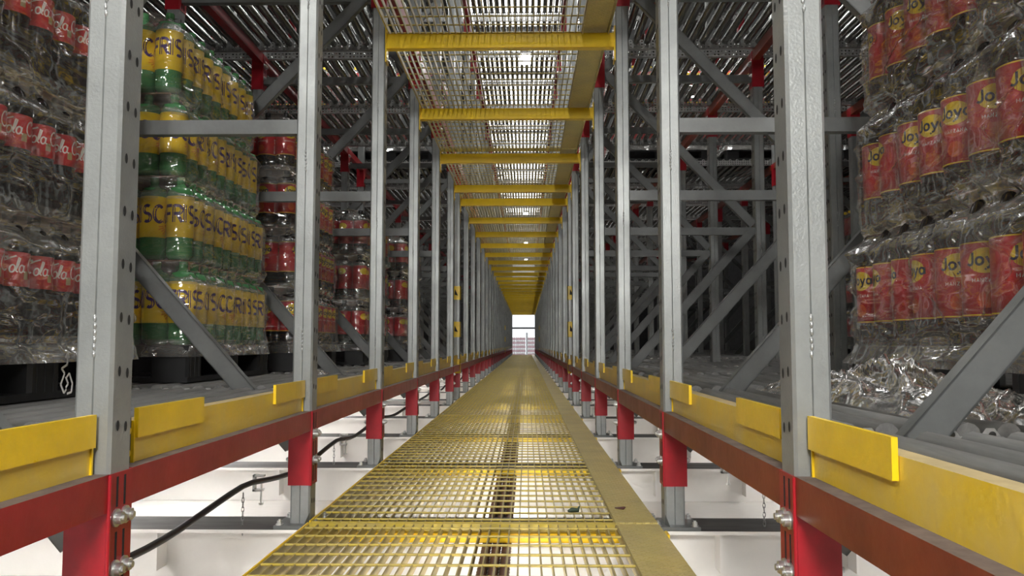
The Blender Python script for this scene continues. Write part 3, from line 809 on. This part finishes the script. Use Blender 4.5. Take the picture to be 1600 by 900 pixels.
def film_shell(x0, x1, y0, y1, z0, layers, pitch, shifts, mat_, seed, skirt=.045, wild=1., fine=True):
    """stretch film around a stack of layers: pinched at the bottle necks of each layer, crumpled"""
    mb = MB(); nu, nv = (360, int(layers*44)+12) if fine else (120, layers*16)
    zt = z0+layers*pitch
    per = []
    lx, ly = x1-x0, y1-y0; rc = .055
    # rounded rectangle outline with normals
    def outline(k):
        t = k/nu*2*(lx+ly)
        if t < lx: p = (x0+t, y0); n = (0, -1)
        elif t < lx+ly: p = (x1, y0+t-lx); n = (1, 0)
        elif t < 2*lx+ly: p = (x1-(t-lx-ly), y1); n = (0, 1)
        else: p = (x0, y1-(t-2*lx-ly)); n = (-1, 0)
        cx = min(max(p[0], x0+rc), x1-rc); cy = min(max(p[1], y0+rc), y1-rc)
        d = Vector((p[0]-cx, p[1]-cy)); 
        if d.length > 1e-6: d.normalize(); return (cx+d.x*rc, cy+d.y*rc), (d.x, d.y)
        return p, n
    ol = [outline(k) for k in range(nu)]
    vs = []
    for j in range(nv+1):
        z = z0-skirt+(zt+.01-z0+skirt)*j/nv
        f = (z-z0)/pitch; li = max(0, min(layers-1, int(math.floor(f)))); fr = f-li
        sh = shifts[li]
        if li+1 < layers and fr > .75: sh = shifts[li]+(shifts[li+1]-shifts[li])*(fr-.75)/.25
        e = .012; pin = 0
        if z >= z0:
            pin = .036*math.exp(-((fr-.87)/.075)**2); e -= pin
        else: e += .004+ .02*(z0-z)/skirt
        if z > zt-.05: e -= .16*((z-(zt-.05))/.06)**1.5
        for k, ((px, py), (nx, ny)) in enumerate(ol):
            nz = noise.noise(Vector((px*7+seed, py*7, z*9)))*.010+noise.noise(Vector((px*15, py*15+seed, z*16)))*.002
            vert = noise.noise(Vector((px*30+seed*2, py*30, z*1.5)))*.004
            g_ = noise.noise(Vector((px*4+py*4+z*5+seed, z*9-px*3-py*3, seed)))
            g2 = noise.noise(Vector((px*5+py*5-z*6+seed, z*11+px*3, seed+5)))
            fold = .012*max(0, 1-abs(g_)*7)**2+.006*max(0, 1-abs(g2)*6)**2
            d = e+(nz+vert+fold)*wild
            if z < z0-.01: d += .01*noise.noise(Vector((px*9, py*9, seed)))
            d = max(d, .004-pin) if z < zt-.06 else max(d, -.2)
            vs.append((px+nx*d+sh, py+ny*d, z))
    fs = [(j*nu+k, j*nu+(k+1) % nu, (j+1)*nu+(k+1) % nu, (j+1)*nu+k) for j in range(nv) for k in range(nu)]
    mb.add(vs, fs, 0, True)
    for q in range(len(fs)):
        zq = vs[fs[q][0]][2]; fr = ((zq-z0)/pitch) % 1
        pq = vs[fs[q][0]]
        if (zq > z0 and .70+.05*noise.noise(Vector((pq[0]*9, pq[1]*9, seed))) < fr or fr < .03) and zq > z0+.1 or zq < z0+.02: mb.m[q] = 1
    top = vs[-nu:]; cx = sum(p[0] for p in top)/nu; cy = sum(p[1] for p in top)/nu
    mb.add(top+[(cx, cy, top[0][2]-.02)], [(k, (k+1) % nu, nu) for k in range(nu)], 0, True)
    return mb

def load(side, face, yc, base_h, kind, layers, where, detail=True, shift=.027, rows=(10, 7), ly=1.0, film='film', seed=1, turn=30, pallet=True, word=None, xlen=1.2, wild=1., stuff=False, skirt=.045):
    """one palletised load: pallet, bottles of the outer rows, slip sheets, film"""
    s = side; zb = Z(base_h)
    x_in = s*face; xc = x_in+s*xlen/2
    if pallet:
        p = pal0 if not pal_used[0] else dup(pal0); pal_used[0] = True
        p.location = (xc, yc, zb); tag(p, f'black plastic pallet under the {where}', None)
    zb += .1455
    r, H, l0, l1 = BOT[kind]; pitch = H+.006
    y0, y1 = yc-ly/2, yc+ly/2
    dy = ly/rows[0] if False else (ly)/max(1, int(ly/(2*r))); na = int(ly/(2*r))
    shifts = [s*(shift*k+random.uniform(-.006, .006)) for k in range(layers)]
    LN = {4: ['bottom', 'second', 'third', 'top'], 3: ['bottom', 'middle', 'top']}[layers]
    word = word or {'green': 'green bottle with yellow label', 'red': 'dark bottle with red label', 'redbig': 'large dark bottle with red label', 'coke': 'dark cola bottle with bright red label'}[kind]
    S = None
    for k in range(layers):
        z = zb+k*pitch
        if k and not stuff:
            c = MB(); c.box(x_in+shifts[k]+s*.035, x_in+s*(xlen-.04)+shifts[k], y0+.03, y1-.03, z-.0045, z-.0008)
            tag(c.build('slip_sheet', M['card']), f'brown cardboard sheet below the {LN[k]} bottle layer, {where}', 'cardboard sheet')
        for row, cnt in (('a', na), ('c', rows[1])):
            for j in range(cnt):
                if row == 'a': x = x_in+s*r+shifts[k]; yy = y0+dy*(j+.5); rz = -s*R(60)+R(random.uniform(-turn, turn))-(R(50) if kind == 'coke' else 0)
                else: x = x_in+s*(3*r+.001+j*2*r*1.005)+shifts[k]; yy = y0+dy*.5; rz = R(random.uniform(-turn, turn))
                if kind == 'coke': rz += R(-20)
                b = hero(kind, detail)
                b.location = (x, yy, z+.0005)
                b.rotation_euler = (0, 0, rz)
                rowt = 'aisle-side row' if row == 'a' else 'camera-side row'
                nth = ORD[j+1] if row == 'a' else ORD[j+1]
                wh = WSHORT[where]
                lb = f'{word}, {wh}, {LN[k]} layer, {rowt}, {nth}'
                tag(b, lb, 'bottle', 'bottles of the '+where)
    fm = film_shell(min(x_in, x_in+s*xlen)-.001, max(x_in, x_in+s*xlen), y0-.002, y1+.002, zb, layers, pitch, shifts, None, seed, skirt=skirt, wild=wild)
    o = fm.build('stretch_film', [M[film], M['film_neck']]); tag(o, f'clear crumpled stretch film wrapped around the {where}', 'plastic film')
WSHORT = {
 'cola load at the far left': 'far left load', 'green bottle load on the left': 'left load',
 'red label load behind the green bottles': 'load behind green bottles', 'fourth load along the left rack': 'fourth left load',
 'fifth load along the left rack': 'fifth left load', 'red label load on the right': 'right load'}
DK = -.152
load(-1, 1.32, 2.24, DK, 'coke', 3, 'cola load at the far left', seed=3, turn=12, film='film', ly=.98, shift=.01)
load(-1, 1.325, 3.70, DK, 'green', 4, 'green bottle load on the left', seed=11, turn=60, ly=.97)
load(-1, 1.28, 5.02, DK, 'red', 4, 'red label load behind the green bottles', seed=21, shift=.01)
load(-1, 1.17, 6.42, DK, 'red', 3, 'fourth load along the left rack', detail=False, seed=31, shift=-.0, film='film_thick')
load(-1, 1.08, 7.80, DK, 'red', 3, 'fifth load along the left rack', detail=False, seed=41, shift=-.0, film='film_thick')
load(1, 1.04, 2.15, DK, 'redbig', 3, 'red label load on the right', seed=51, film='film_thick', shift=.03, wild=1.3, skirt=.055, turn=60)

# loads further off (upper level past the narrow bay, and deep in the right rack): bottles nobody could count from here
SB = MB(); rb = bottle('red', False); src = rb.data
sv = [tuple(v.co) for v in src.vertices]; sf = [(tuple(p.vertices), p.material_index) for p in src.polygons]
r = .052; spots = []
far = []
for s in (-1, 1):
    for k, xf in enumerate((1.0, 2.35, 3.7)): far.append((s, xf, 10.0, DK+LEVEL, 3, 'upper load past the narrow bay, %s rack, %s from aisle' % (sname(s), ORD[k+1])))
for k, yc in enumerate((3.6, 5.0, 6.4, 7.8)): far.append((1, 3.15, yc, DK, 4, 'deep load in the right rack, %s from the camera' % ORD[k+1]))
for s, xf, yc, bh, nl, nm in far:
    p = dup(pal0); p.location = (s*(xf+.6), yc, Z(bh)); tag(p, f'black pallet of the {nm}', None)
    for l in range(nl):
        z = Z(bh)+.146+l*.331
        for j in range(11): spots.append((s*(xf+r+j*2*r*1.04), yc-.47, z))
        for j in range(1, 9): spots.append((s*(xf+r), yc-.47+j*.108, z))
    f = film_shell(min(s*xf, s*(xf+1.2)), max(s*xf, s*(xf+1.2)), yc-.53, yc+.53, Z(bh)+.146, nl, .331, [0]*nl, None, xf*9+yc, fine=False)
    tag(f.build('stretch_film', [M['film_thick'], M['film_neck']]), f'crumpled film around the {nm}', 'plastic film')
for x, y_, z in spots:
    SB.add([(a+x, b+y_, c+z) for a, b, c in sv], [f for f, m in sf], 0, True)
    for q, (f, m) in enumerate(sf): SB.m[len(SB.m)-len(sf)+q] = m
so = SB.build('distant_bottles', [M['darkb'], M['yprint'], M['rlabel'], M['yprint']])
tag(so, 'mass of distant red labelled bottles on pallets deep in the racks', 'bottles', None, 'stuff')
bpy.data.objects.remove(rb)

# recycling mark on the left pallet
q = MB()
def gl3(strokes, x, y0, z0, wd):
    for st in strokes:
        for a, b in zip(st[:-1], st[1:]):
            q.bar((x, y0+a[0], z0+a[1]), (x, y0+b[0], z0+b[1]), .001, wd, 0, (1, 0, 0))
gl3([[(0, .055), (0, .085)], [(-.010, .075), (0, .088), (.010, .075)], [(-.030, .0), (-.012, .03), (-.028, .045), (0, .055)], [(-.030, 0), (-.012, -.025), (0, -.015)],
     [(.030, 0), (.012, .03), (.0, .02)], [(.030, 0), (.026, -.025), (.004, -.028)], [(-.006, .02), (.008, .0), (-.004, -.01)]], -1.3175, 2.34, Z(-.115), .006)
o = q.build('pallet_mark', M['wprint'])
o.parent = pal0; o.location = -Vector(pal0.location)

# ------------------------------------------------------------------ loose crumpled film on the right deck
def crumple(name, cx, cy, z, sx, sy, h, seed, label, spike=0):
    mb_ = MB(); n = 46; vs = []
    for j in range(n+1):
        for i in range(n+1):
            u, v = i/n*2-1, j/n*2-1
            rr_ = max(abs(u), abs(v)); env = max(0, 1-rr_**2.2)
            a = noise.noise(Vector((u*2.2+seed, v*2.2, 0)))+.6*noise.noise(Vector((u*5+seed, v*5, 3)))+.35*abs(noise.noise(Vector((u*11, v*11+seed, 1))))
            k = noise.noise(Vector((u*3, v*3, seed+9)))
            a = .3+.9*noise.noise(Vector((u*1.4+seed, v*1.6, 4)))+.7*max(0, 1-abs(noise.noise(Vector((u*1.6+v*1.2+seed, v*1.5-u, 2))))*4)+.18*a
            vs.append((cx+sx*u*(1+.18*k), cy+sy*v*(1-.2*k), z+.004+max(0, h*env*(.45+.9*a)) + h*spike*math.exp(-((u+.2+.5*v)/.22)**2)*env))
    mb_.add(vs, [(j*(n+1)+i, j*(n+1)+i+1, (j+1)*(n+1)+i+1, (j+1)*(n+1)+i) for j in range(n) for i in range(n)], 0, True)
    o = mb_.build(name, M['film_loose']); tag(o, label, 'plastic film')
crumple('loose_film', .92, 1.98, Z(DK), .14, .34, .085, 3, 'heap of loose crumpled clear film on the rollers below the right load', .0)
crumple('loose_film', .90, 2.45, Z(DK), .16, .22, .05, 8, 'small folded scrap of clear film on rollers close to second right upright', .0)
crumple('loose_film', 1.02, 1.62, Z(DK), .12, .12, .05, 14, 'torn clear film hanging at the right picture edge on the rollers', .0)
crumple('loose_film', -1.02, 4.0, Z(DK), .05, .07, .015, 18, 'scrap of clear film on rollers in front of the green bottle load')

# ------------------------------------------------------------------ cable, clamps, chains, litter
pts = []
yy = .3
while yy < 24:
    ph = (yy-2.95)/1.4; pts.append((-.995+.012*math.sin(yy*2.1), yy, Z(-.505)-.030*math.sin(PI*(ph % 1))+.008*math.sin(yy*5))); yy += .1
m_ = MB(); m_.tube(pts, .0105, 8); o = m_.build('power_cable', M['cable']); tag(o, 'black power cable sagging along the left rack below the rail', 'cable')
def clamp(x, y_, z, lab):
    t = thing('beam_clamp', lab, 'clamp', (x, y_, z))
    a = MB(); a.box(-.03, -.022, -.012, .012, -.05, .012); a.box(-.03, .012, -.012, .012, .004, .012); a.box(-.03, .006, -.012, .012, -.05, -.042); a.build('clamp_body', M['galv'], t)
    b_ = MB(); b_.tube([(0, 0, -.095), (0, 0, -.02)], .004, 8); b_.tube([(0, 0, -.100), (0, 0, -.092)], .009, 6); b_.box(-.012, .012, -.002, .002, -.045, -.038); b_.build('clamp_screw', M['bolt'], t)
clamp(-1.0, 3.12, Z(-.505), 'galvanised beam clamp holding the black cable, left of second left upright')
clamp(-.99, 4.52, Z(-.505), 'galvanised beam clamp holding the black cable, left of third left upright')
clamp(.86, 3.55, Z(-.50), 'galvanised clamp hanging under the right rack near second right upright')
def chain(x, y_, z, n, lab):
    m_ = MB()
    for k in range(n):
        zc = z-k*.016; pts = []
        for j in range(9):
            a = 2*PI*j/8; u = .0045*math.cos(a); v = .011*math.sin(a)
            pts.append((x+(u if k % 2 else 0), y_+(0 if k % 2 else u), zc+v))
        m_.tube(pts, .0015, 5, caps=False)
    tag(m_.build('hanging_chain', M['galv']), lab, 'chain')
chain(-1.0, 2.92, Z(-.535), 9, 'thin steel chain hanging from the cable beside second left upright')
chain(.83, 2.92, Z(-.515), 9, 'thin steel chain hanging under the right rack between first and second uprights')
chain(-.99, 4.25, Z(-.53), 6, 'thin steel chain hanging from the cable beside third left upright')
m_ = MB(); m_.tube([(.150, 2.99, Z(WH)+.006), (.165, 3.0, Z(WH)+.008), (.185, 2.985, Z(WH)+.010), (.192, 3.02, Z(WH)+.016)], [.004, .009, .007, .003], 8)
tag(m_.build('litter_scrap', M['leaf']), 'small dark scrap lying on the yellow walkway grating', 'litter')
m_ = MB(); m_.tube([(.325, 3.06, Z(WH)+.004), (.355, 3.05, Z(WH)+.005), (.362, 3.06, Z(WH)+.006)], [.002, .006, .003], 6)
tag(m_.build('litter_scrap', M['brown']), 'tiny brown scrap lying on the yellow tread plate', 'litter')
q.v = []; 
# ------------------------------------------------------------------ far hall
HF = -.25
m_ = MB(); m_.box(-1.5, 1.5, 47.6, 47.75, Z(.86), Z(.95)); tag(m_.build('hall_beam', M['dgrey']), 'dark horizontal beam crossing the far opening of the aisle', 'beam')
m_ = MB(); m_.box(.0, .10, 51, 51.1, HF, Z(.68)); m_.box(-.05, .15, 50.95, 51.15, HF, HF+.03); tag(m_.build('hall_post', M['hallw']), 'slim white post standing in the bright hall at the far end', 'post')
def crate():
    t = MB()
    W_, D_, H_ = .62, .42, .26
    t.box(0, W_, 0, D_, 0, .02); t.box(0, W_, 0, .015, .0, H_*.55); t.box(0, W_, D_-.015, D_, 0, H_*.55); t.box(0, .015, 0, D_, 0, H_*.55); t.box(W_-.015, W_, 0, D_, 0, H_*.55)
    for k in range(5): t.lathe([(.001, .02), (.05, .02), (.05, H_*.75), (.02, H_*.95), (.001, H_*.96)], 8, (.065+k*.122, .07), 1)
    return t.build('bottle_crate', [M['pink'], M['wprint']])
cr = crate(); first = True
for x in (-1.62, -.98, -.34+.0, .34, .98):
    for k in range(6):
        o = cr if first else _cp(cr); first = False
        o.location = (x-.33+.0, 54, HF+k*.262)
        tag(o, f'pink crate of bottles in the far hall, {["bottom", "second", "third", "fourth", "fifth", "top"][k]} of stack {"left" if x < 0 else "right"} of white post', 'crate', f'{["bottom", "second", "third", "fourth", "fifth", "top"][k]} pink crates {"left" if x < 0 else "right"}')
ld = bpy.data.lights.new('hall_daylight', 'AREA'); ld.shape = 'RECTANGLE'; ld.size = 10; ld.size_y = 8; ld.energy = HALL_W; ld.color = (.93, .97, 1)
lo = bpy.data.objects.new('hall_daylight', ld); COL.objects.link(lo); lo.location = (0, 54.5, 8.0)
